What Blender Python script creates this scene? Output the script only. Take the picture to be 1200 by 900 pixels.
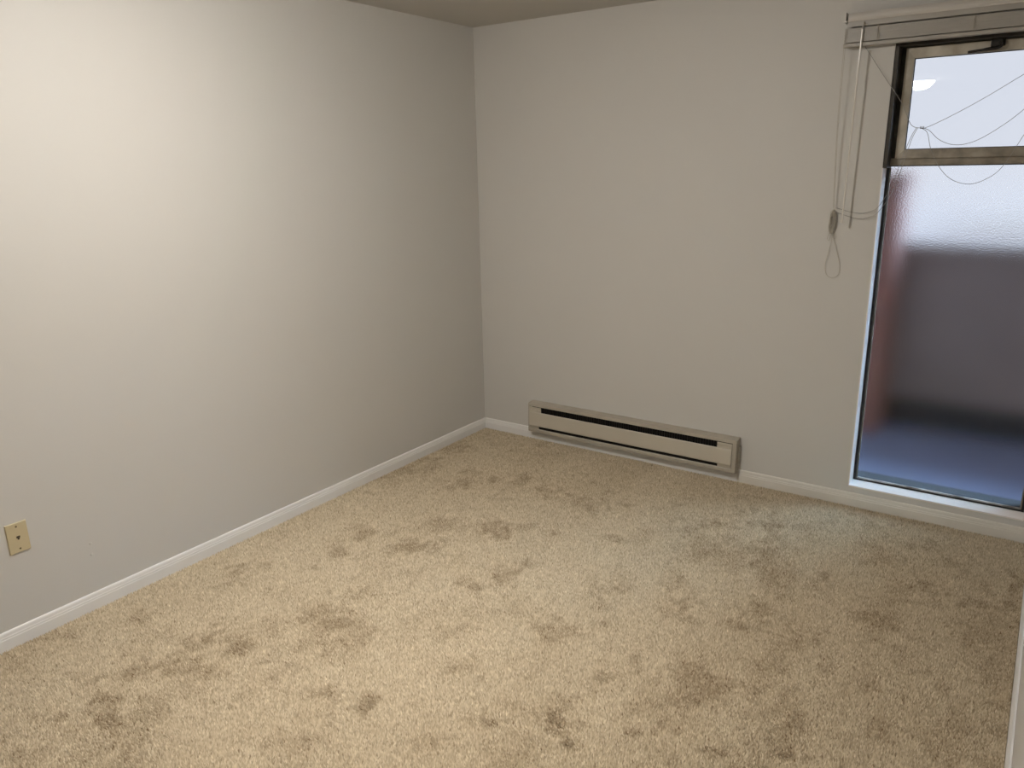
import bpy, bmesh, math, random
import numpy as np
from mathutils import Vector, Matrix

for o in list(bpy.data.objects):
    bpy.data.objects.remove(o, do_unlink=True)
scene = bpy.context.scene
COL = scene.collection
PI = math.pi

# ------------------------------------------------------------------ camera
cam_d = bpy.data.cameras.new('camera')
cam_d.sensor_width = 36.0
cam_d.lens = 898.9 / 1200 * 36.0
cam_d.clip_start = 0.02
cam = bpy.data.objects.new('camera', cam_d)
cam.location = (2.94395, -3.84854, 1.65987)
cam.rotation_euler = (1.294717, 0.019878, 0.609579)
COL.objects.link(cam)
scene.camera = cam

# ------------------------------------------------------------------ sky, exposure
SKY = (0.80, 0.815, 0.905)
SKY_STRENGTH = 1.0
LAMP_COLOR = (1.0, 0.96, 0.90)
LAMP_STRENGTH = 182.0
LAMP_STRENGTH_FAR = 45.0
world = bpy.data.worlds.new('overcast_sky')
scene.world = world
world.use_nodes = True
bg = world.node_tree.nodes['Background']
bg.inputs[0].default_value = (*SKY, 1)
bg.inputs[1].default_value = SKY_STRENGTH
# bright hazy sun behind thin cloud, high on the right outside
sun_d = bpy.data.lights.new('hazy_sun', 'SUN')
sun_d.energy = 19.0
sun_d.angle = math.radians(36)
sun_d.color = (0.46, 0.71, 1.0)
sun = bpy.data.objects.new('hazy_sun', sun_d)
sun.location = (8, 7, 8)
sun.rotation_euler = Vector((0.60, 0.60, 0.53)).to_track_quat('Z', 'Y').to_euler()
COL.objects.link(sun)
vs = scene.view_settings
vs.view_transform = 'Standard'
vs.look = 'None'
vs.exposure = 0.0
vs.gamma = 1.0
vs.use_curve_mapping = False
scene.cycles.blur_glossy = 0.0            # keep the frosted pane's true spread for daylight falling on the floor

# ------------------------------------------------------------------ helpers
def lin(r, g, b):
    f = lambda c: (c / 255) / 12.92 if c / 255 <= 0.04045 else ((c / 255 + 0.055) / 1.055) ** 2.4
    return (f(r), f(g), f(b))

def material(name, color, rough=0.6, metal=0.0, spec=0.5, var=0.0, var_scale=8.0, bump=0.0, bump_scale=300.0,
             color2=None, detail=3.0):
    m = bpy.data.materials.new(name)
    m.use_nodes = True
    nt = m.node_tree
    p = nt.nodes['Principled BSDF']
    p.inputs['Roughness'].default_value = rough
    p.inputs['Metallic'].default_value = metal
    p.inputs['Specular IOR Level'].default_value = spec
    tc = nt.nodes.new('ShaderNodeTexCoord')
    n = nt.nodes.new('ShaderNodeTexNoise')
    n.inputs['Scale'].default_value = var_scale
    n.inputs['Detail'].default_value = detail
    nt.links.new(tc.outputs['Object'], n.inputs['Vector'])
    r = nt.nodes.new('ShaderNodeValToRGB')
    c2 = color2 if color2 else tuple(c * (1 - var) for c in color)
    r.color_ramp.elements[0].position = 0.35
    r.color_ramp.elements[1].position = 0.65
    r.color_ramp.elements[0].color = (*c2, 1)
    r.color_ramp.elements[1].color = (*color, 1)
    nt.links.new(n.outputs['Fac'], r.inputs['Fac'])
    nt.links.new(r.outputs['Color'], p.inputs['Base Color'])
    if bump > 0:
        n2 = nt.nodes.new('ShaderNodeTexNoise')
        n2.inputs['Scale'].default_value = bump_scale
        n2.inputs['Detail'].default_value = 2.0
        nt.links.new(tc.outputs['Object'], n2.inputs['Vector'])
        b = nt.nodes.new('ShaderNodeBump')
        b.inputs['Strength'].default_value = bump
        b.inputs['Distance'].default_value = 0.002
        nt.links.new(n2.outputs['Fac'], b.inputs['Height'])
        nt.links.new(b.outputs['Normal'], p.inputs['Normal'])
    return m

def add_box(bm, lo, hi, bev=0.0, seg=2):
    r = bmesh.ops.create_cube(bm, size=1.0)
    vv = r['verts']
    for v in vv:
        v.co = Vector([lo[i] + (v.co[i] + 0.5) * (hi[i] - lo[i]) for i in range(3)])
    if bev > 0:
        es = list({e for v in vv for e in v.link_edges})
        bmesh.ops.bevel(bm, geom=es, offset=bev, segments=seg, profile=0.6, affect='EDGES')

def add_prism(bm, prof, a, b, axis='x'):
    """extrude a closed profile (list of 2-D points) from a to b along an axis.
    axis x: profile is (y, z); axis y: profile is (x, z)"""
    def P(t, q):
        return Vector((t, q[0], q[1])) if axis == 'x' else Vector((q[0], t, q[1]))
    A = [bm.verts.new(P(a, q)) for q in prof]
    B = [bm.verts.new(P(b, q)) for q in prof]
    n = len(prof)
    for i in range(n):
        bm.faces.new((A[i], A[(i + 1) % n], B[(i + 1) % n], B[i]))
    bm.faces.new(A[::-1])
    bm.faces.new(B)
    bmesh.ops.recalc_face_normals(bm, faces=bm.faces[:])

def add_tube(bm, pts, rad, sides=6, closed=False):
    pts = [Vector(p) for p in pts]
    n = len(pts)
    rings = []
    up = Vector((0.13, 0.97, 0.21)).normalized()
    for i, p in enumerate(pts):
        if closed:
            d = pts[(i + 1) % n] - pts[i - 1]
        else:
            d = pts[min(i + 1, n - 1)] - pts[max(i - 1, 0)]
        d.normalize()
        u = d.cross(up)
        if u.length < 1e-4:
            u = d.orthogonal()
        u.normalize()
        w = d.cross(u)
        rr = rad[i] if isinstance(rad, (list, tuple)) else rad
        rings.append([bm.verts.new(p + (u * math.cos(2 * PI * k / sides) + w * math.sin(2 * PI * k / sides)) * rr)
                      for k in range(sides)])
    for i in range(n if closed else n - 1):
        A, B = rings[i], rings[(i + 1) % n]
        for k in range(sides):
            bm.faces.new((A[k], A[(k + 1) % sides], B[(k + 1) % sides], B[k]))
    if not closed:
        bm.faces.new(rings[0][::-1])
        bm.faces.new(rings[-1])
    bmesh.ops.recalc_face_normals(bm, faces=bm.faces[:])

def smooth_path(ctrl, sub=8, closed=False):
    c = [Vector(p) for p in ctrl]
    n = len(c)
    out = []
    rng = range(n if closed else n - 1)
    for i in rng:
        p0 = c[(i - 1) % n] if closed else c[max(i - 1, 0)]
        p1 = c[i]
        p2 = c[(i + 1) % n]
        p3 = c[(i + 2) % n] if closed else c[min(i + 2, n - 1)]
        for k in range(sub):
            t = k / sub
            out.append(0.5 * ((2 * p1) + (p2 - p0) * t + (2 * p0 - 5 * p1 + 4 * p2 - p3) * t * t
                              + (3 * p1 - p0 - 3 * p2 + p3) * t ** 3))
    if not closed:
        out.append(c[-1])
    return out

def add_lathe(bm, prof, center, seg=48):
    """profile of (r, z) spun about the vertical axis through center"""
    rings = []
    for r, z in prof:
        if r < 1e-6:
            rings.append([bm.verts.new((center[0], center[1], center[2] + z))])
        else:
            rings.append([bm.verts.new((center[0] + r * math.cos(2 * PI * k / seg),
                                        center[1] + r * math.sin(2 * PI * k / seg), center[2] + z)) for k in range(seg)])
    for A, B in zip(rings[:-1], rings[1:]):
        for k in range(seg):
            a0, a1 = A[k % len(A)], A[(k + 1) % len(A)]
            b0, b1 = B[k % len(B)], B[(k + 1) % len(B)]
            vs_ = []
            for v in (a0, a1, b1, b0):
                if v not in vs_:
                    vs_.append(v)
            if len(vs_) > 2:
                bm.faces.new(vs_)
    bmesh.ops.recalc_face_normals(bm, faces=bm.faces[:])

def obj(name, bm, mat, parent=None, smooth=False, origin=None):
    if origin is not None:
        bmesh.ops.translate(bm, verts=bm.verts[:], vec=-Vector(origin))
    me = bpy.data.meshes.new(name)
    bm.to_mesh(me)
    bm.free()
    me.materials.append(mat)
    if smooth:
        for p in me.polygons:
            p.use_smooth = True
    o = bpy.data.objects.new(name, me)
    COL.objects.link(o)
    if origin is not None:
        o.location = origin
    if parent is not None:
        o.parent = parent
        o.matrix_parent_inverse = Matrix.Translation(parent.location).inverted()
    return o

def boxes(name, mat, lst, parent=None, bev=0.0, smooth=False, origin=None):
    bm = bmesh.new()
    for lo, hi in lst:
        add_box(bm, lo, hi, bev)
    return obj(name, bm, mat, parent, smooth, origin)

def empty(name, loc):
    o = bpy.data.objects.new(name, None)
    o.empty_display_size = 0.05
    o.location = loc
    COL.objects.link(o)
    return o

def tag(o, label=None, cat=None, group=None, kind=None):
    if label: o['label'] = label
    if cat: o['category'] = cat
    if group: o['group'] = group
    if kind: o['kind'] = kind
    return o

# ------------------------------------------------------------------ materials
M_WALL = material('wall_paint', (0.60, 0.58, 0.545), 0.55, spec=0.35, var=0.012, var_scale=1.2, bump=0.06, bump_scale=220)
M_CEIL = material('ceiling_paint', (0.55, 0.53, 0.495), 0.9, spec=0.2, var=0.01, var_scale=2.0, bump=0.08, bump_scale=180)
M_TRIM = material('trim_paint', (0.80, 0.785, 0.76), 0.35, spec=0.5, var=0.02, var_scale=6.0)
M_TRIM_B = material('beige_trim_paint', (0.70, 0.67, 0.61), 0.4, spec=0.45, var=0.05, var_scale=5.0)
M_LINER = material('white_gloss_paint', (0.84, 0.78, 0.73), 0.3, spec=0.5, var=0.03, var_scale=9.0)
M_HEATER = material('heater_enamel', (0.56, 0.51, 0.42), 0.4, spec=0.5, var=0.04, var_scale=5.0)
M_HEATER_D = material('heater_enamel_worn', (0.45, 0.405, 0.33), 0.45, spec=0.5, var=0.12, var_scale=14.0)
M_BLACK = material('heater_inside_black', (0.008, 0.007, 0.006), 0.6, spec=0.3, var=0.3, var_scale=20.0)
M_FIN = material('heater_fin_metal', (0.02, 0.017, 0.014), 0.5, metal=0.6, var=0.3, var_scale=30.0)
M_ALMOND = material('almond_plastic', (0.56, 0.47, 0.295), 0.35, spec=0.5, var=0.03, var_scale=20.0)
M_JACK = material('jack_socket_dark', (0.05, 0.035, 0.02), 0.5, var=0.2, var_scale=60)
M_SCREW = material('screw_brass', (0.16, 0.12, 0.06), 0.4, metal=0.6, var=0.2, var_scale=90)
M_BRONZE = material('dark_weathered_frame', (0.050, 0.042, 0.030), 0.55, metal=0.2, var=0.5, var_scale=18.0)
M_ALU = material('weathered_aluminium', (0.50, 0.455, 0.38), 0.45, metal=0.35, color2=(0.34, 0.30, 0.235), var_scale=11.0, detail=6.0)
M_ALU_D = material('stained_aluminium', (0.33, 0.29, 0.23), 0.45, metal=0.35, color2=(0.17, 0.145, 0.11), var_scale=14.0, detail=6.0)
M_BEAD = material('corroded_glazing_bead', (0.75, 0.75, 0.72), 0.35, metal=0.3, color2=(0.05, 0.042, 0.03), var_scale=9.0, detail=6.0)
M_RUBBER = material('black_glazing_seal', (0.02, 0.02, 0.019), 0.6, var=0.3, var_scale=25)
M_LATCH = material('blackened_latch_metal', (0.022, 0.019, 0.014), 0.35, metal=0.5, var=0.4, var_scale=40)
M_RAIL = material('blind_headrail_enamel', (0.58, 0.545, 0.50), 0.3, spec=0.5, var=0.03, var_scale=12)
M_SLAT = material('blind_slat_enamel', (0.40, 0.37, 0.325), 0.4, spec=0.5, var=0.05, var_scale=12)
M_CORD = material('blind_cord', (0.50, 0.46, 0.39), 0.8, spec=0.2, var=0.1, var_scale=80)
M_STRING = material('thin_grey_string', (0.30, 0.29, 0.27), 0.8, spec=0.2, var=0.1, var_scale=80)
M_WAND = material('wand_plastic', (0.74, 0.70, 0.63), 0.15, spec=0.6, var=0.02, var_scale=30)
M_PAN = material('lamp_pan_white', (0.80, 0.80, 0.78), 0.4, var=0.02, var_scale=10)
M_PARAPET = material('grey_render', (0.195, 0.135, 0.118), 0.9, var=0.15, var_scale=1.6)
M_DARKSTRIP = material('painted_shade_black', (0.012, 0.012, 0.014), 0.9, var=0.2, var_scale=5)  # black standing in for shade: parapet gap and outer ledge
M_BALCONY = material('blue_grey_concrete', (0.135, 0.145, 0.22), 0.85, var=0.15, var_scale=2.0)
M_STREET = material('pale_pavement', (0.31, 0.225, 0.19), 0.95, var=0.1, var_scale=0.2)
M_BEIGE = material('beige_stucco', (0.42, 0.38, 0.35), 0.95, var=0.06, var_scale=0.4)
M_ROOF = material('pale_roof_gravel', (0.31, 0.22, 0.175), 0.95, var=0.1, var_scale=0.6)

def brick_material():
    m = bpy.data.materials.new('red_brick')
    m.use_nodes = True
    nt = m.node_tree
    p = nt.nodes['Principled BSDF']
    p.inputs['Roughness'].default_value = 0.9
    tc = nt.nodes.new('ShaderNodeTexCoord')
    mp = nt.nodes.new('ShaderNodeMapping')
    mp.inputs['Rotation'].default_value = (0, PI / 2, PI / 2)
    b = nt.nodes.new('ShaderNodeTexBrick')
    b.inputs['Color1'].default_value = (0.21, 0.062, 0.040, 1)
    b.inputs['Color2'].default_value = (0.17, 0.055, 0.037, 1)
    b.inputs['Mortar'].default_value = (0.17, 0.11, 0.09, 1)
    b.inputs['Scale'].default_value = 4.5
    nt.links.new(tc.outputs['Object'], mp.inputs['Vector'])
    nt.links.new(mp.outputs['Vector'], b.inputs['Vector'])
    nt.links.new(b.outputs['Color'], p.inputs['Base Color'])
    return m
M_BRICK = brick_material()

def glass_material(name, rough, bump=0.0, tint=(0.95, 0.97, 0.98), ior=1.48):
    m = bpy.data.materials.new(name)
    m.use_nodes = True
    nt = m.node_tree
    nt.nodes.remove(nt.nodes['Principled BSDF'])
    out = nt.nodes['Material Output']
    g = nt.nodes.new('ShaderNodeBsdfGlass')
    g.distribution = 'BECKMANN'
    g.inputs['Color'].default_value = (*tint, 1)
    g.inputs['Roughness'].default_value = rough
    g.inputs['IOR'].default_value = ior
    if bump > 0:
        tc = nt.nodes.new('ShaderNodeTexCoord')
        n = nt.nodes.new('ShaderNodeTexNoise')
        n.inputs['Scale'].default_value = 150.0
        n.inputs['Detail'].default_value = 2.0
        b = nt.nodes.new('ShaderNodeBump')
        b.inputs['Strength'].default_value = bump
        b.inputs['Distance'].default_value = 0.001
        nt.links.new(tc.outputs['Object'], n.inputs['Vector'])
        nt.links.new(n.outputs['Fac'], b.inputs['Height'])
        nt.links.new(b.outputs['Normal'], g.inputs['Normal'])
    nt.links.new(g.outputs['BSDF'], out.inputs['Surface'])
    return m
M_FROST = glass_material('frosted_glass', 0.25, 0.45, ior=1.36)
M_CLEAR = glass_material('clear_glass', 0.0)

def emission_material(name, color, strength):
    m = bpy.data.materials.new(name)
    m.use_nodes = True
    nt = m.node_tree
    p = nt.nodes['Principled BSDF']
    p.inputs['Base Color'].default_value = (0.85, 0.84, 0.80, 1)
    p.inputs['Roughness'].default_value = 0.35
    p.inputs['Emission Color'].default_value = (*color, 1)
    p.inputs['Emission Strength'].default_value = strength
    return m
M_DOME = emission_material('lit_opal_glass', LAMP_COLOR, LAMP_STRENGTH)
M_DOME_DIM = emission_material('dim_lit_opal_glass', LAMP_COLOR, LAMP_STRENGTH_FAR)

def carpet_material():
    m = bpy.data.materials.new('beige_cut_pile')
    m.use_nodes = True
    nt = m.node_tree
    p = nt.nodes['Principled BSDF']
    p.inputs['Roughness'].default_value = 1.0
    p.inputs['Specular IOR Level'].default_value = 0.05
    a = nt.nodes.new('ShaderNodeAttribute')
    a.attribute_name = 'yarn'
    r = nt.nodes.new('ShaderNodeValToRGB')
    e = r.color_ramp.elements
    e[0].position = 0.0
    e[0].color = (0.245, 0.165, 0.094, 1)
    e[1].position = 1.0
    e[1].color = (0.97, 0.86, 0.66, 1)
    k = e.new(0.5)
    k.color = (0.64, 0.525, 0.365, 1)
    nt.links.new(a.outputs['Fac'], r.inputs['Fac'])
    nt.links.new(r.outputs['Color'], p.inputs['Base Color'])
    # the cut ends of the yarn fan out, so a tuft scatters light mostly like a level surface
    g = nt.nodes.new('ShaderNodeNewGeometry')
    v1 = nt.nodes.new('ShaderNodeVectorMath')
    v1.operation = 'SCALE'
    v1.inputs['Scale'].default_value = 0.55
    v2 = nt.nodes.new('ShaderNodeVectorMath')
    v2.operation = 'ADD'
    v2.inputs[1].default_value = (0, 0, 0.75)
    v3 = nt.nodes.new('ShaderNodeVectorMath')
    v3.operation = 'NORMALIZE'
    nt.links.new(g.outputs['Normal'], v1.inputs[0])
    nt.links.new(v1.outputs['Vector'], v2.inputs[0])
    nt.links.new(v2.outputs['Vector'], v3.inputs[0])
    nt.links.new(v3.outputs['Vector'], p.inputs['Normal'])
    return m
M_PILE = carpet_material()
M_BACKING = material('carpet_backing', (0.52, 0.43, 0.31), 1.0, spec=0.05, var=0.25, var_scale=260.0, bump=0.5, bump_scale=240)

# ------------------------------------------------------------------ room shell
W = 3.045          # room width (x), the back wall is y = 0, the left wall x = 0
H = 2.44
YN = -7.0          # near wall
T = 0.2            # wall thickness
WX0, WX1, WZ0, WZ1 = 2.265, 3.0, 0.098, 2.135    # window opening
FZ = -0.012        # floor under the pile

floor = tag(boxes('floor', M_BACKING, [((-T, YN - T, -0.15), (W + T, T, FZ))]),
            'beige cut pile carpet floor with footprints and vacuum tracks', 'floor', kind='structure')
tag(boxes('ceiling', M_CEIL, [((-T, YN - T, H), (W + T, T, H + 0.15))]),
    'plain off-white painted ceiling', 'ceiling', kind='structure')
wall_left = tag(boxes('wall_left', M_WALL, [((-T, YN - T, FZ), (0, T, H))]),
                'off-white painted wall on the left with the almond wall plate', 'wall', kind='structure')
tag(boxes('wall_right', M_WALL, [((W, YN - T, FZ), (W + T, T, H))]),
    'off-white painted wall along the right edge of the picture', 'wall', kind='structure')
tag(boxes('wall_near', M_WALL, [((0, YN - T, FZ), (W, YN, H))]),
    'off-white painted wall behind the camera', 'wall', kind='structure')
bm = bmesh.new()
for lo, hi in [((0, 0, FZ), (WX0, T, H)), ((WX1, 0, FZ), (W, T, H)),
               ((WX0, 0, FZ), (WX1, T, WZ0)), ((WX0, 0, WZ1), (WX1, T, H))]:
    add_box(bm, lo, hi)
wall_back = tag(obj('wall_back', bm, M_WALL), 'off-white painted back wall with the heater and the tall window', 'wall', kind='structure')

# two filled nail holes low on the left wall
for y, z in ((-2.575, 0.268), (-2.578, 0.222)):
    bm = bmesh.new()
    bmesh.ops.create_uvsphere(bm, u_segments=12, v_segments=8, radius=1.0)
    for v in bm.verts:
        v.co = Vector((0.0005 + v.co.x * 0.0022, y + v.co.y * 0.006, z + v.co.z * 0.006))
    obj('filler_patch', bm, M_WALL, wall_left, smooth=True)

# skirting profile: flat face, small step, rounded top
def skirting(t=0.012, h=0.064):
    pr = [(0.0, FZ), (t, FZ), (t, h * 0.56), (t - 0.0015, h * 0.60), (t - 0.0015, h * 0.70), (t - 0.003, h * 0.74)]
    for k in range(6):
        a = k / 5 * PI / 2
        pr.append((0.002 + (t - 0.0055) * math.cos(a), h * 0.80 + h * 0.20 * math.sin(a)))
    pr.append((0.0, h))
    return pr
bm = bmesh.new()
add_prism(bm, [(d, z) for d, z in skirting()], YN, 0.0, 'y')
tag(obj('baseboard_left', bm, M_TRIM), 'white moulded baseboard along the left wall', 'baseboard', kind='structure')
bm = bmesh.new()
add_prism(bm, [(W - d, z) for d, z in skirting()], YN, -0.012, 'y')
tag(obj('baseboard_right', bm, M_TRIM), 'white moulded baseboard at the right edge of the picture', 'baseboard', kind='structure')
HX0, HX1 = 0.385, 1.711       # heater extent
bm = bmesh.new()
add_prism(bm, [(-d, z) for d, z in skirting()], 0.012, HX0 + 0.004, 'x')
bb = tag(obj('baseboard_back', bm, M_TRIM), 'baseboard along the back wall under the heater and window', 'baseboard', kind='structure')
bm = bmesh.new()
add_prism(bm, [(0, FZ), (-0.014, FZ), (-0.014, 0.036), (-0.010, 0.040), (0, 0.040)], HX0 + 0.004, HX1 - 0.004, 'x')
obj('low_strip', bm, M_TRIM, bb)
bm = bmesh.new()
add_prism(bm, [(-d, z) for d, z in skirting()], HX1 - 0.004, W - 0.0, 'x')
obj('painted_section', bm, M_TRIM_B, bb)

# ------------------------------------------------------------------ carpet pile
rng = np.random.default_rng(7)
def vnoise(x, y, s, seed):
    g = np.random.default_rng(seed).random((256, 256))
    X, Y = x / s, y / s
    ix, iy = np.floor(X).astype(int), np.floor(Y).astype(int)
    fx, fy = X - ix, Y - iy
    fx = fx * fx * (3 - 2 * fx)
    fy = fy * fy * (3 - 2 * fy)
    G = lambda a, b: g[a % 256, b % 256]
    return (G(ix, iy) * (1 - fx) * (1 - fy) + G(ix + 1, iy) * fx * (1 - fy)
            + G(ix, iy + 1) * (1 - fx) * fy + G(ix + 1, iy + 1) * fx * fy) - 0.5

# flattened spots seen on the carpet: (x, y, half length, half width, direction in degrees, depth)
MARKS = [
    (2.172, -1.740, 0.088, 0.064, 98, 1.00), (1.995, -0.458, 0.087, 0.065, -119, 0.90), (1.860, -0.798, 0.117, 0.092, 87, 0.50), (2.082, -0.794, 0.179, 0.070, 105, 0.50),
    (2.318, -0.854, 0.058, 0.042, -116, 0.70), (2.180, -1.186, 0.051, 0.034, -133, 1.00), (2.203, -1.295, 0.049, 0.032, -134, 1.00), (1.866, -1.147, 0.068, 0.031, 110, 0.70),
    (1.940, -1.364, 0.090, 0.076, -113, 0.50), (2.590, -1.042, 0.072, 0.041, -133, 1.00), (2.678, -1.050, 0.047, 0.029, -126, 0.70), (2.362, -1.282, 0.062, 0.031, -141, 0.80),
    (2.890, -0.687, 0.105, 0.035, -143, 0.70), (2.672, -0.718, 0.116, 0.049, -141, 0.50), (1.603, -1.766, 0.079, 0.063, 121, 0.90), (1.873, -2.115, 0.070, 0.057, -142, 0.90),
    (1.955, -1.707, 0.058, 0.026, 114, 0.70), (1.928, -1.847, 0.075, 0.040, -144, 0.50), (2.279, -1.659, 0.057, 0.030, -141, 0.60), (2.503, -1.880, 0.056, 0.030, -139, 0.90),
    (2.704, -1.618, 0.053, 0.025, 93, 0.70), (2.478, -1.746, 0.073, 0.051, -123, 0.50), (2.681, -1.393, 0.054, 0.025, -139, 0.70), (2.514, -1.423, 0.066, 0.046, -111, 0.45),
    (2.358, -2.009, 0.048, 0.032, -134, 0.90), (2.786, -0.383, 0.092, 0.045, 86, 0.40), (2.638, -0.250, 0.075, 0.042, 84, 0.50), (1.677, -1.253, 0.081, 0.056, 111, 0.60),
    (1.642, -1.411, 0.088, 0.068, 112, 0.45), (1.268, -0.538, 0.115, 0.084, -142, 0.40), (0.957, -0.709, 0.089, 0.085, -146, 0.50), (1.178, -0.694, 0.087, 0.080, -130, 0.50),
    (1.657, -1.960, 0.047, 0.042, -148, 0.50), (0.413, -1.578, 0.067, 0.052, 165, 0.70), (0.482, -1.734, 0.065, 0.050, 178, 1.00), (0.728, -1.546, 0.077, 0.062, -168, 1.00),
    (0.710, -1.335, 0.068, 0.059, -178, 0.70), (0.951, -1.180, 0.096, 0.077, 132, 1.00), (0.948, -1.480, 0.047, 0.027, 132, 0.80), (1.155, -1.641, 0.048, 0.044, 165, 1.00),
    (1.250, -1.530, 0.075, 0.050, 127, 0.90), (0.456, -1.933, 0.048, 0.031, 154, 0.60), (0.254, -2.082, 0.105, 0.067, -166, 0.70), (0.236, -2.547, 0.081, 0.047, -166, 0.60),
    (0.565, -2.433, 0.044, 0.028, 165, 0.90), (0.694, -2.426, 0.054, 0.037, -176, 1.00), (0.542, -2.526, 0.064, 0.041, 173, 0.70), (0.880, -2.105, 0.058, 0.039, -160, 1.00),
    (0.764, -2.131, 0.050, 0.034, -164, 0.60), (0.740, -1.997, 0.036, 0.028, 170, 0.70), (0.541, -2.723, 0.073, 0.042, -165, 0.70), (0.562, -2.834, 0.053, 0.032, -178, 1.00),
    (0.717, -2.937, 0.078, 0.044, -165, 0.90), (0.692, -2.624, 0.096, 0.056, -162, 0.60), (0.890, -2.436, 0.085, 0.014, -147, 0.80), (1.338, -2.421, 0.038, 0.030, -174, 0.80),
    (1.181, -2.496, 0.057, 0.041, 158, 0.50), (1.233, -2.691, 0.089, 0.031, -149, 0.50), (0.897, -2.982, 0.046, 0.022, -157, 0.80), (1.457, -2.063, 0.066, 0.056, -159, 0.50),
    (1.676, -2.255, 0.043, 0.038, -159, 0.50), (1.627, -2.442, 0.082, 0.034, -148, 0.50), (1.754, -2.226, 0.034, 0.032, 137, 0.50), (0.125, -0.737, 0.121, 0.096, 149, 0.60),
    (0.087, -0.913, 0.110, 0.084, -164, 0.50), (0.446, -0.760, 0.100, 0.090, 169, 0.70), (0.573, -0.652, 0.061, 0.033, 128, 0.90), (0.723, -0.628, 0.082, 0.037, 125, 0.90),
    (0.921, -0.693, 0.097, 0.090, 123, 0.60), (1.097, -0.684, 0.093, 0.053, 119, 0.60), (1.458, -0.907, 0.088, 0.075, -132, 0.40), (1.176, -1.057, 0.052, 0.048, 119, 0.50),
    (1.231, -1.388, 0.052, 0.044, -151, 0.50), (1.729, -1.605, 0.051, 0.033, -144, 0.40), (0.380, -1.322, 0.062, 0.049, 156, 0.30), (3.023, -0.550, 0.204, 0.022, 92, 0.60),
    (1.014, -0.402, 0.140, 0.059, -147, 0.40), (1.629, -0.947, 0.080, 0.045, 112, 0.35), (1.809, -0.577, 0.074, 0.052, -134, 0.40), (1.500, -1.541, 0.056, 0.041, 120, 0.30),
    (0.521, -2.100, 0.061, 0.043, 169, 0.40), (0.350, -2.876, 0.061, 0.033, -165, 0.50), (0.485, -2.996, 0.056, 0.029, -163, 0.50), (0.250, -2.943, 0.050, 0.027, -171, 0.40),
    (2.099, -2.064, 0.057, 0.036, -142, 0.40), (2.154, -1.938, 0.039, 0.031, 98, 0.50), (2.109, -1.546, 0.044, 0.033, -127, 0.35), (2.854, -1.279, 0.046, 0.028, -115, 0.30),
    (2.930, -1.007, 0.053, 0.030, -125, 0.30),
]

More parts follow.
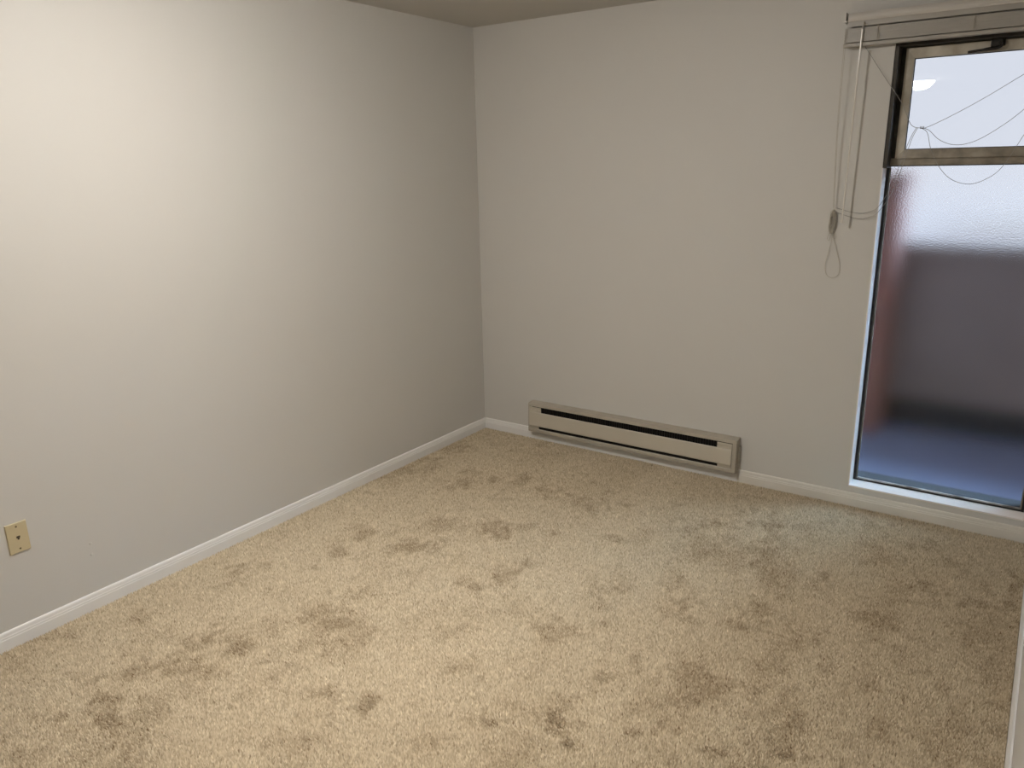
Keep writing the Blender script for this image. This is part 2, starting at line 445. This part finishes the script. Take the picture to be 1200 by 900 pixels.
def carpet_pile():
    sp = 0.0055
    nx, ny = int((W - 0.024) / sp), int(3.9 / sp)
    gx, gy = np.meshgrid(np.arange(nx), np.arange(ny), indexing='ij')
    x = 0.012 + (gx.ravel() + 0.5 + rng.uniform(-0.42, 0.42, nx * ny)) * sp
    y = -0.013 - (gy.ravel() + 0.5 + rng.uniform(-0.42, 0.42, nx * ny)) * sp
    N = x.size
    # where the pile is pressed down: ragged, streaky patches
    wx = x + 0.030 * vnoise(x, y, 0.022, 1) + 0.085 * vnoise(x, y, 0.10, 2)
    wy = y + 0.045 * vnoise(x, y, 0.030, 3) + 0.120 * vnoise(x, y, 0.13, 4)
    rag = vnoise(x, y, 0.020, 5) * 0.8 + vnoise(x, y, 0.05, 6) * 1.0 + vnoise(x, y * 0.45, 0.028, 7) * 0.8
    mark = np.zeros(N)
    for (mx, my, a, b, ang, dep) in MARKS:
        c, s = math.cos(math.radians(ang)), math.sin(math.radians(ang))
        u = ((wx - mx) * c + (wy - my) * s) / (a * 1.12)
        v = (-(wx - mx) * s + (wy - my) * c) / (b * 1.12)
        g = np.exp(-0.75 * (u * u + v * v))
        mark = np.maximum(mark, dep * g)
    mark = np.clip((mark + 0.55 * rag * (mark > 0.04) - 0.18) * 1.5, 0, 1) * np.clip(mark * 4, 0, 1)
    blot = vnoise(x, y * 0.6, 0.13, 11) * 1.2 + vnoise(x, y, 0.05, 12) * 0.8 + vnoise(x, y * 0.4, 0.30, 13) * 1.0 + rag * 0.35
    blot = np.clip((blot - 0.10) * 1.5, 0, 1) * 0.75
    # vacuum tracks run towards the back wall, alternating lay
    track = np.sin((x + 0.05 * vnoise(x, y, 0.5, 21)) * 2 * PI / 0.52 + 0.6)
    track = np.clip(track * 4, -1, 1) * (0.5 + vnoise(x, y, 0.6, 22))
    press = np.clip(mark + blot * (1 - mark) * 0.8 + 0.16 * np.clip(track, 0, 1), 0, 1)
    # lay of the tufts
    lx = 0.0012 * vnoise(x, y, 0.10, 31) + rng.normal(0, 0.0011, N)
    ly = 0.0016 * track + 0.0020 * vnoise(x, y, 0.12, 32) - 0.0034 * press + rng.normal(0, 0.0011, N)
    h = 0.0125 + rng.normal(0, 0.0009, N) - 0.0026 * press + 0.0016 * vnoise(x, y, 0.05, 41)
    rr = sp * rng.uniform(0.62, 0.86, N)
    th = rng.uniform(0, 2 * PI, N)
    # yarn colour: mixed light and dark strands, shade of pressed and leaning pile painted in darker
    yarn = 0.52 + rng.normal(0, 0.125, N) + 0.10 * vnoise(x, y, 0.016, 51) + 0.05 * vnoise(x, y, 0.4, 52) - 0.24 * press
    yarn = np.clip(yarn, 0, 1)
    co = np.zeros((N, 4, 3), np.float32)
    for k in range(3):
        co[:, k, 0] = x + rr * np.cos(th + k * 2 * PI / 3)
        co[:, k, 1] = y + rr * np.sin(th + k * 2 * PI / 3)
        co[:, k, 2] = FZ
    co[:, 3, 0] = x + lx
    co[:, 3, 1] = y + ly
    co[:, 3, 2] = FZ + h
    co[:, :, 0] = np.clip(co[:, :, 0], 0.0125, W - 0.0125)
    co[:, :, 1] = np.minimum(co[:, :, 1], -0.0145)
    base = (np.arange(N) * 4)[:, None]
    tri = np.concatenate([base + np.array([0, 1, 3]), base + np.array([1, 2, 3]), base + np.array([2, 0, 3])], axis=1).astype(np.int32)
    me = bpy.data.meshes.new('carpet_pile')
    me.vertices.add(N * 4)
    me.vertices.foreach_set('co', co.ravel())
    me.loops.add(N * 9)
    me.loops.foreach_set('vertex_index', tri.ravel())
    me.polygons.add(N * 3)
    me.polygons.foreach_set('loop_start', np.arange(0, N * 9, 3, dtype=np.int32))
    me.update(calc_edges=True)
    at = me.attributes.new('yarn', 'FLOAT', 'POINT')
    at.data.foreach_set('value', np.repeat(yarn, 4).astype(np.float32))
    me.polygons.foreach_set('use_smooth', np.ones(N * 3, bool))
    me.materials.append(M_PILE)
    o = bpy.data.objects.new('carpet_pile', me)
    COL.objects.link(o)
    o.parent = floor
    tag(o, kind='stuff')
carpet_pile()

# ------------------------------------------------------------------ window
win = tag(empty('window_1', (2.63, 0.1, WZ0)), 'tall window with clear upper pane over a frosted lower pane', 'window', kind='structure')
GB = 1.632          # underside of the cross rail
# painted reveal
boxes('sill', M_LINER, [((WX0 + 0.0005, -0.002, WZ0 - 0.004), (WX1 - 0.0005, 0.088, WZ0 + 0.003))], win, bev=0.001)
boxes('jamb', M_LINER, [((WX0 - 0.001, -0.001, WZ0 + 0.003), (WX0 + 0.003, 0.088, GB - 0.01))], win)
boxes('jamb', M_LINER, [((WX1 - 0.003, -0.001, WZ0 + 0.003), (WX1 + 0.001, 0.088, GB - 0.01))], win)
# dark outer frame
boxes('black_ledge_cover', M_DARKSTRIP, [((WX0, 0.125, WZ0 - 0.01), (WX1, 0.225, WZ0 + 0.004))], win)  # added black slab that keeps the sunlit outer ledge dark
boxes('upper_jamb', M_BRONZE, [((WX0 - 0.001, 0.006, GB - 0.012), (WX0 + 0.016, 0.12, WZ1))], win, bev=0.001)
boxes('upper_jamb', M_BRONZE, [((WX1 - 0.016, 0.006, GB - 0.012), (WX1 + 0.001, 0.12, WZ1))], win, bev=0.001)
boxes('head', M_BRONZE, [((WX0 + 0.016, 0.006, WZ1 - 0.014), (WX1 - 0.016, 0.12, WZ1))], win, bev=0.001)
boxes('frame_stile', M_RUBBER, [((WX0 + 0.003, 0.088, WZ0 + 0.003), (WX0 + 0.014, 0.125, GB - 0.012))], win)
boxes('frame_stile', M_RUBBER, [((WX1 - 0.014, 0.088, WZ0 + 0.003), (WX1 - 0.003, 0.125, GB - 0.012))], win)
boxes('frame_sill', M_RUBBER, [((WX0 + 0.014, 0.090, WZ0 + 0.003), (WX1 - 0.014, 0.125, WZ0 + 0.010))], win)
# glazing beads of the lower pane
boxes('side_bead', M_ALU_D, [((WX0 + 0.014, 0.097, WZ0 + 0.010), (WX0 + 0.020, 0.106, GB - 0.012))], win, bev=0.001)
boxes('side_bead', M_ALU_D, [((WX1 - 0.020, 0.097, WZ0 + 0.010), (WX1 - 0.014, 0.106, GB - 0.012))], win, bev=0.001)
boxes('bottom_bead', M_BEAD, [((WX0 + 0.020, 0.094, WZ0 + 0.010), (WX1 - 0.020, 0.106, WZ0 + 0.0165))], win, bev=0.0015)
p_frost = boxes('frosted_pane', M_FROST, [((WX0 + 0.010, 0.1065, WZ0 + 0.006), (WX1 - 0.010, 0.1115, GB + 0.006))], win)
tag(p_frost, 'pebbled frosted glass')
# cross rail
boxes('cross_rail', M_ALU_D, [((WX0 + 0.016, 0.078, GB - 0.002), (WX1 - 0.016, 0.122, GB + 0.0295))], win, bev=0.002)
boxes('rail_seal', M_RUBBER, [((WX0 + 0.016, 0.098, GB - 0.006), (WX1 - 0.016, 0.118, GB - 0.002))], win)
# upper sash: mitred stiles and rails
SX0, SX1, SZ0, SZ1 = WX0 + 0.035, WX1 - 0.035, GB + 0.028, 2.117
sash = empty('upper_sash', (0.5 * (SX0 + SX1), 0.085, SZ0))
sash.parent = win
sash.matrix_parent_inverse = Matrix.Translation(win.location).inverted()
def mitre(name, a0, a1, b0, b1, mat):
    """frame bar: outer corners a0-a1, inner corners b0-b1 in (x, z), from y .066 to .104, inner edge eased"""
    bm = bmesh.new()
    rows = []
    for (x, z), (y) in ((a0, .104), (a0, .068), (b0, .071), (b0, .104)):
        rows.append(bm.verts.new((x, y, z)))
    rows2 = []
    for (x, z), (y) in ((a1, .104), (a1, .068), (b1, .071), (b1, .104)):
        rows2.append(bm.verts.new((x, y, z)))
    for i in range(4):
        bm.faces.new((rows[i], rows[(i + 1) % 4], rows2[(i + 1) % 4], rows2[i]))
    bm.faces.new(rows[::-1])
    bm.faces.new(rows2)
    bmesh.ops.recalc_face_normals(bm, faces=bm.faces[:])
    return obj(name, bm, mat, sash)
OC = [(SX0, SZ0), (SX1, SZ0), (SX1, SZ1), (SX0, SZ1)]
fw = 0.034
IC = [(SX0 + fw, SZ0 + 0.038), (SX1 - fw, SZ0 + 0.038), (SX1 - fw, SZ1 - 0.042), (SX0 + fw, SZ1 - 0.042)]
mitre('bottom_rail', OC[0], OC[1], IC[0], IC[1], M_ALU_D)
mitre('stile', OC[1], OC[2], IC[1], IC[2], M_ALU)
mitre('top_rail', OC[2], OC[3], IC[2], IC[3], M_ALU)
mitre('stile', OC[3], OC[0], IC[3], IC[0], M_ALU)
bm = bmesh.new()
s_ = 0.003
for lo, hi in [((IC[0][0], .083, IC[0][1]), (IC[1][0], .087, IC[0][1] + s_)), ((IC[0][0], .083, IC[2][1] - s_), (IC[1][0], .087, IC[2][1])),
               ((IC[0][0], .083, IC[0][1]), (IC[0][0] + s_, .087, IC[2][1])), ((IC[1][0] - s_, .083, IC[0][1]), (IC[1][0], .087, IC[2][1]))]:
    add_box(bm, lo, hi)
obj('pane_seal', bm, M_RUBBER, sash)
tag(boxes('clear_pane', M_CLEAR, [((IC[0][0] - .004, .088, IC[0][1] - .004), (IC[1][0] + .004, .092, IC[2][1] + .004))], sash), 'clear glass')
# surround between the dark jamb and the sash
boxes('sash_stop', M_BRONZE, [((WX0 + 0.016, 0.088, GB + 0.026), (SX0, 0.12, WZ1 - 0.014)),
                              ((SX1, 0.088, GB + 0.026), (WX1 - 0.016, 0.12, WZ1 - 0.014)),
                              ((SX0, 0.088, SZ1), (SX1, 0.12, WZ1 - 0.014))], win)
# latch on the top rail
bm = bmesh.new()
add_box(bm, (2.612, 0.058, 2.092), (2.664, 0.068, 2.134), 0.003)
latch = obj('latch', bm, M_LATCH, sash, origin=(2.638, 0.063, 2.11))
bm = bmesh.new()
add_tube(bm, smooth_path([(2.652, 0.050, 2.118), (2.655, 0.046, 2.098), (2.640, 0.044, 2.086), (2.600, 0.046, 2.083), (2.535, 0.052, 2.078)], 6),
         [0.009] * 7 + [0.0065] * 12 + [0.005] * 6, 10)
obj('lever', bm, M_LATCH, sash, smooth=True)
bm = bmesh.new()
add_tube(bm, [(2.648, 0.060, 2.116), (2.648, 0.042, 2.116)], 0.011, 14)
obj('pivot', bm, M_LATCH, sash)

# ------------------------------------------------------------------ baseboard heater
heat = tag(empty('baseboard_heater', (0.5 * (HX0 + HX1), 0.0, 0.04)), 'long beige electric baseboard heater with black grille slot on the back wall', 'heater')
hy = -0.058
boxes('back_plate', M_HEATER_D, [((HX0 + 0.004, -0.006, 0.042), (HX1 - 0.004, -0.001, 0.236))], heat)
boxes('interior', M_BLACK, [((HX0 + 0.02, -0.040, 0.058), (HX1 - 0.02, -0.006, 0.222))], heat)
# top hood with a turned-down front lip
bm = bmesh.new()
add_prism(bm, [(-0.001, 0.246), (-0.001, 0.239), (-0.052, 0.236), (-0.056, 0.224), (-0.059, 0.224), (-0.0565, 0.2415)], HX0, HX1, 'x')
obj('hood', bm, M_HEATER_D, heat)
# front cover: upper strip above the slot is open, panel below
SLX0, SLX1 = 0.480, 1.606
bm = bmesh.new()
add_prism(bm, [(hy + 0.003, 0.099), (hy - 0.001, 0.097), (hy - 0.004, 0.101), (hy - 0.004, 0.183), (hy - 0.001, 0.188), (hy + 0.003, 0.188)], HX0 + 0.010, HX1 - 0.024, 'x')
obj('front_panel', bm, M_HEATER, heat)
for a, b in ((HX0 + 0.010, SLX0), (SLX1, HX1 - 0.024)):
    boxes('panel_end', M_HEATER, [((a, hy - 0.003, 0.1895), (b, hy + 0.003, 0.205)), ((a, hy - 0.002, 0.2065), (b, hy + 0.003, 0.2195))], heat, bev=0.0008)
boxes('grille_backing', M_BLACK, [((SLX0, -0.046, 0.180), (SLX1, -0.042, 0.222))], heat)
bm = bmesh.new()
for k in range(75):
    x = SLX0 + (k + 0.5) * (SLX1 - SLX0) / 75
    add_box(bm, (x - 0.0004, -0.054, 0.181), (x + 0.0004, -0.046, 0.222))
f_ = obj('fins', bm, M_FIN, heat)
tag(f_, kind='stuff')
for k in (1, 2, 3):
    x = SLX0 + k * (SLX1 - SLX0) / 3.45
    boxes('grille_bar', M_FIN, [((x - 0.001, -0.058, 0.187), (x + 0.001, -0.050, 0.224))], heat)
# bottom opening and lip
boxes('bottom_opening', M_BLACK, [((HX0 + 0.06, -0.050, 0.072), (HX1 - 0.09, -0.044, 0.104))], heat)
bm = bmesh.new()
add_prism(bm, [(-0.002, 0.042), (-0.050, 0.056), (-0.060, 0.058), (-0.060, 0.074), (-0.056, 0.079), (-0.053, 0.079), (-0.056, 0.064), (-0.002, 0.050)], HX0 + 0.004, HX1, 'x')
obj('bottom_lip', bm, M_HEATER_D, heat)
for a, b in ((HX0 + 0.010, HX0 + 0.075), (HX1 - 0.1, HX1 - 0.024)):
    boxes('foot_plate', M_HEATER_D, [((a, -0.056, 0.07), (b, -0.050, 0.1))], heat)
for a, b in ((HX0 + 0.001, HX0 + 0.009), (HX1 - 0.022, HX1 - 0.001)):
    bm = bmesh.new()
    add_prism(bm, [(-0.001, 0.044), (-0.056, 0.056), (-0.0595, 0.062), (-0.0575, 0.2245), (-0.055, 0.238), (-0.001, 0.243)], a, b, 'x')
    obj('end_cap', bm, M_HEATER_D, heat)
boxes('conduit_box', M_HEATER_D, [((HX1 - 0.001, -0.030, 0.10), (HX1 + 0.006, -0.001, 0.20))], heat, bev=0.002)

# ------------------------------------------------------------------ phone wall plate
PY, PZ = -2.817, 0.400
plate = tag(empty('wall_plate', (0.0, PY, PZ - 0.057)), 'almond telephone jack plate on the left wall', 'wall plate')
bm = bmesh.new()
add_box(bm, (0.0002, PY - 0.0355, PZ - 0.0575), (0.0062, PY + 0.0355, PZ + 0.0575))
top = [e for e in bm.edges if all(v.co.x > 0.005 for v in e.verts)]
bmesh.ops.bevel(bm, geom=top, offset=0.003, segments=3, profile=0.5, affect='EDGES')
obj('plate', bm, M_ALMOND, plate)
# modular socket: wide upper part, narrow key below
bm = bmesh.new()
add_box(bm, (0.0060, PY - 0.0085, PZ - 0.010), (0.0072, PY + 0.0085, PZ + 0.009), 0.0005)
obj('jack_frame', bm, M_ALMOND, plate)
boxes('jack_socket', M_JACK, [((0.0070, PY - 0.0062, PZ - 0.001), (0.0076, PY + 0.0062, PZ + 0.0068)),
                              ((0.0070, PY - 0.0032, PZ - 0.0075), (0.0076, PY + 0.0032, PZ - 0.001))], plate)
for dz in (-0.043, 0.043):
    bm = bmesh.new()
    bmesh.ops.create_cone(bm, cap_ends=True, segments=16, radius1=0.0038, radius2=0.0028, depth=0.0016)
    for v in bm.verts:
        v.co = Vector((0.0068 + v.co.z, PY + v.co.x, PZ + dz + v.co.y))
    obj('screw', bm, M_SCREW, plate)

# ------------------------------------------------------------------ raised mini blind
BX0, BX1 = 2.064, 3.036
blind = tag(empty('mini_blind', (0.5 * (BX0 + BX1), 0.0, 2.128)), 'beige metal mini blind drawn fully up above the window', 'blind')
BYF = -0.060         # front of the head rail
bm = bmesh.new()
add_prism(bm, [(-0.022, 2.262), (BYF + 0.004, 2.262), (BYF + 0.004, 2.209), (BYF + 0.006, 2.209), (BYF + 0.006, 2.260), (-0.024, 2.260), (-0.024, 2.209), (-0.022, 2.209)], BX0 + 0.012, BX1, 'x')
obj('headrail', bm, M_SLAT, blind)
bm = bmesh.new()
pr = []
for k in range(7):
    t = k / 6
    pr.append((BYF - 0.0045 * math.sin(PI * t), 2.230 + 0.034 * t))
for k in range(6, -1, -1):
    t = k / 6
    pr.append((BYF + 0.0015 - 0.0045 * math.sin(PI * t), 2.230 + 0.034 * t))
add_prism(bm, pr, BX0 + 0.014, BX1, 'x')
obj('valance', bm, M_RAIL, blind)
bm = bmesh.new()
add_box(bm, (BX0 - 0.002, BYF - 0.005, 2.228), (BX0 + 0.005, -0.001, 2.268), 0.0008)
add_box(bm, (BX0 + 0.005, BYF - 0.005, 2.228), (BX0 + 0.011, BYF, 2.234), 0.0005)
obj('bracket', bm, M_RAIL, blind)
# stack of gathered slats: far thinner than can be told apart
bm = bmesh.new()
NS = 26
for k in range(NS):
    z = 2.1475 + (k + 0.5) * (2.2035 - 2.1475) / NS
    jx = random.Random(k).uniform(-0.001, 0.001)
    jy = random.Random(k + 99).uniform(-0.0012, 0.0012)
    add_prism(bm, [(-0.056 + jy, z - 0.0011), (-0.043 + jy, z - 0.0001), (-0.030 + jy, z - 0.0011), (-0.030 + jy, z + 0.0002), (-0.043 + jy, z + 0.0010), (-0.056 + jy, z + 0.0009)],
              BX0 + 0.004 + jx, BX1 - 0.002 + jx, 'x')
st = obj('slat_stack', bm, M_SLAT, blind)
tag(st, kind='stuff')
bm = bmesh.new()
add_box(bm, (BX0, -0.058, 2.1285), (BX1 - 0.001, -0.030, 2.1445), 0.005, 3)
obj('bottom_rail', bm, M_SLAT, blind, smooth=False)
for x in (2.199, 2.553, 2.90):
    bm = bmesh.new()
    add_tube(bm, [(x, -0.0585, 2.209), (x + 0.001, -0.0600, 2.18), (x, -0.0600, 2.145)], 0.0012, 6)
    add_tube(bm, [(x + 0.007, -0.0585, 2.209), (x + 0.006, -0.0600, 2.18), (x + 0.007, -0.0600, 2.145)], 0.0008, 6)
    obj('ladder_cord', bm, M_CORD, blind)
# tilt wand with its hook
wt, wb = Vector((2.140, -0.066, 2.195)), Vector((2.130, -0.062, 1.387))
bm = bmesh.new()
add_tube(bm, [wt, wt.lerp(wb, 0.5), wb], 0.0042, 6)
wand = obj('tilt_wand', bm, M_WAND, blind)
bm = bmesh.new()
add_tube(bm, smooth_path([(2.143, -0.060, 2.222), (2.144, -0.068, 2.214), (2.141, -0.070, 2.204), wt], 5), 0.0030, 8)
obj('hook', bm, M_SLAT, wand)
bm = bmesh.new()
add_tube(bm, [wb + Vector((0, 0, 0.012)), wb - Vector((0, 0, 0.004))], 0.0055, 8)
obj('tip', bm, M_WAND, wand)
# lift cords down to the bundle
bm = bmesh.new()
for dx in (0.0, 0.006):
    add_tube(bm, smooth_path([(2.078 + dx, -0.050, 2.215), (2.070 + dx, -0.059, 2.15), (2.069 + dx * .6, -0.045, 1.8), (2.078 + dx * .5, -0.022, 1.446)], 8), 0.0009, 5)
obj('lift_cord', bm, M_CORD, blind)
# cord wound into a hank with a hanging loop
R_ = random.Random(5)
bundle = obj('cord_hank', (lambda b: (b, [add_tube(b, smooth_path([
    (2.078 + R_.uniform(-.004, .004) + (0.004 + R_.uniform(0, .009)) * math.cos(t * PI / 4) + 0.006 * math.sin(t * PI / 4) * 0.2,
     -0.017 + R_.uniform(-.006, .006),
     1.385 + R_.uniform(-.006, .006) + (0.046 + R_.uniform(-.006, .010)) * math.sin(t * PI / 4)) for t in range(8)], 4, True), 0.0012, 5, True) for k in range(14)]))(bmesh.new())[0], M_CORD, blind)
bm = bmesh.new()
for k in range(5):
    z = 1.408 + k * 0.0032
    add_tube(bm, [(2.078 + 0.0105 * math.cos(a * PI / 5), -0.017 + 0.010 * math.sin(a * PI / 5), z + 0.002 * math.sin(a)) for a in range(10)], 0.0013, 5, True)
obj('wrap', bm, M_CORD, bundle)
bm = bmesh.new()
add_tube(bm, smooth_path([(2.076, -0.013, 1.345), (2.082, -0.010, 1.305), (2.072, -0.007, 1.245), (2.062, -0.006, 1.185), (2.070, -0.006, 1.140), (2.098, -0.006, 1.122),
                          (2.124, -0.006, 1.140), (2.126, -0.006, 1.185), (2.108, -0.007, 1.250), (2.092, -0.010, 1.300), (2.080, -0.013, 1.345)], 8), 0.0011, 6)
obj('hanging_loop', bm, M_CORD, bundle)
bm = bmesh.new()
add_tube(bm, smooth_path([(2.080, -0.014, 1.345), (2.066, -0.012, 1.325), (2.062, -0.011, 1.305), (2.072, -0.011, 1.300), (2.080, -0.013, 1.340)], 5), 0.0010, 5)
add_tube(bm, smooth_path([(2.080, -0.014, 1.345), (2.096, -0.012, 1.330), (2.100, -0.011, 1.312), (2.090, -0.011, 1.308), (2.080, -0.013, 1.340)], 5), 0.0010, 5)
obj('loose_end', bm, M_CORD, bundle)
boxes('cleat', M_RAIL, [((2.072, -0.014, 1.398), (2.086, -0.0005, 1.428))], bundle, bev=0.002)

# ------------------------------------------------------------------ strings looped over the window
def string(name, pts, r=0.0011):
    bm = bmesh.new()
    add_tube(bm, smooth_path(pts, 10), r, 5)
    return obj(name, bm, M_STRING, blind)
yk = -0.012
knot = (2.398, yk, 1.785)
main_string = string('loose_string', [(2.146, -0.030, 2.135), (2.230, -0.020, 2.012), (2.317, -0.013, 1.889), (2.355, yk, 1.811), (2.375, yk, 1.790), knot, (2.421, yk, 1.785),
                  (2.50, yk, 1.822), (2.62, yk, 1.890), (2.747, yk, 1.972), (2.90, yk, 2.07), (2.985, -0.028, 2.132)])
string('loose_string', [knot, (2.432, yk, 1.775), (2.48, yk, 1.732), (2.541, yk, 1.711), (2.61, yk, 1.724), (2.69, yk, 1.774), (2.765, yk, 1.840), (2.87, yk, 1.96), (2.97, -0.028, 2.132)])
string('loose_string', [knot, (2.428, yk, 1.765), (2.450, yk, 1.696), (2.488, yk, 1.625), (2.540, yk, 1.572), (2.608, yk, 1.551), (2.67, yk, 1.572), (2.721, yk, 1.621), (2.778, yk, 1.742),
                  (2.86, yk, 1.92), (2.95, -0.028, 2.132)])
string('loose_string', [(2.385, yk, 1.787), (2.368, yk, 1.750), (2.350, yk, 1.690), (2.310, yk, 1.540), (2.268, yk, 1.455), (2.235, yk, 1.432), (2.201, yk, 1.424), (2.150, yk, 1.430), (2.088, yk, 1.448)])
string('loose_string', [(2.390, yk, 1.785), (2.374, yk, 1.748), (2.360, yk, 1.690), (2.322, yk, 1.530), (2.270, yk, 1.432), (2.235, yk, 1.408), (2.195, yk, 1.400), (2.150, yk, 1.408), (2.088, yk, 1.428)])
bm = bmesh.new()
for k in range(3):
    add_tube(bm, [(2.400 + k * .006, yk + 0.004 * math.sin(a * PI / 4), 1.786 + 0.005 * math.cos(a * PI / 4)) for a in range(8)], 0.0011, 5, True)
obj('knot', bm, M_STRING, main_string)

# ------------------------------------------------------------------ ceiling lamps (one shows as a reflection in the clear pane)
def ceiling_lamp(x, y, dome_mat, label):
    t = tag(empty('ceiling_lamp', (x, y, H)), label, 'lamp')
    bm = bmesh.new()
    add_lathe(bm, [(0.0, 0.0), (0.148, 0.0), (0.148, -0.014), (0.142, -0.018), (0.0, -0.018)], (x, y, H))
    obj('pan', bm, M_PAN, t, smooth=False)
    bm = bmesh.new()
    Rs = (0.142 ** 2 + 0.085 ** 2) / (2 * 0.085)      # spherical cap, 142 mm radius and 85 mm deep
    a1 = math.asin(0.142 / Rs)
    prof = [(Rs * math.sin(a), -0.018 - 0.085 + Rs - Rs * math.cos(a)) for a in [a1 * (1 - k / 12) for k in range(13)]]
    add_lathe(bm, prof, (x, y, H))
    obj('dome', bm, dome_mat, t, smooth=True)
    bm = bmesh.new()
    add_lathe(bm, [(0.0, -0.100), (0.010, -0.102), (0.011, -0.106), (0.006, -0.114), (0.0, -0.115)], (x, y, H), 16)
    obj('finial', bm, M_PAN, t, smooth=True)
ceiling_lamp(1.24, -2.35, M_DOME, 'lit white dome lamp on the ceiling above the middle of the carpet')
ceiling_lamp(1.56, -5.35, M_DOME_DIM, 'lit white dome lamp mirrored in the clear upper window pane')

# ------------------------------------------------------------------ outside the window
BZ = -0.10
tag(boxes('balcony_floor', M_BALCONY, [((-3.0, T, BZ - 0.2), (8.0, 1.80, BZ))]), 'blue-grey concrete balcony floor behind the frosted pane', 'balcony floor', kind='structure')
par = tag(boxes('parapet_wall', M_PARAPET, [((-3.0, 1.75, BZ + 0.20), (8.0, 1.90, 1.10)), ((-3.0, 1.72, 1.10), (8.0, 1.93, 1.14))]), 'grey balcony parapet blurred behind the frosted pane', 'parapet', kind='structure')
boxes('shadow_gap', M_DARKSTRIP, [((-3.0, 1.74, BZ), (8.0, 1.90, BZ + 0.20))], par)  # solid black strip painted for the shadowed gap under the parapet
tag(boxes('brick_pier', M_BRICK, [((1.60, 1.45, BZ), (2.135, 1.75, 1.52)), ((1.57, 1.42, 1.52), (2.155, 1.78, 1.58))]), 'low red brick pier at the parapet, blurred by frosted glass', 'pier', kind='structure')
tag(boxes('street_ground', M_STREET, [((-60, 2.2, -3.4), (60, 90, -3.0))]), 'pale paved ground far below beyond the parapet', 'ground', kind='structure')
far = tag(boxes('far_building', M_BEIGE, [((0.9, 22, -3.0), (16.0, 60, -0.80))]), 'low pale beige building beyond the parapet', 'building')
boxes('roof', M_ROOF, [((0.8, 21.9, -0.80), (16.1, 60.1, -0.60))], far)
tag(boxes('eave', M_BEIGE, [((-1.0, T, 2.46), (5.0, 0.95, 2.60))]), 'projecting eave over the balcony outside the window', 'eave', kind='structure')
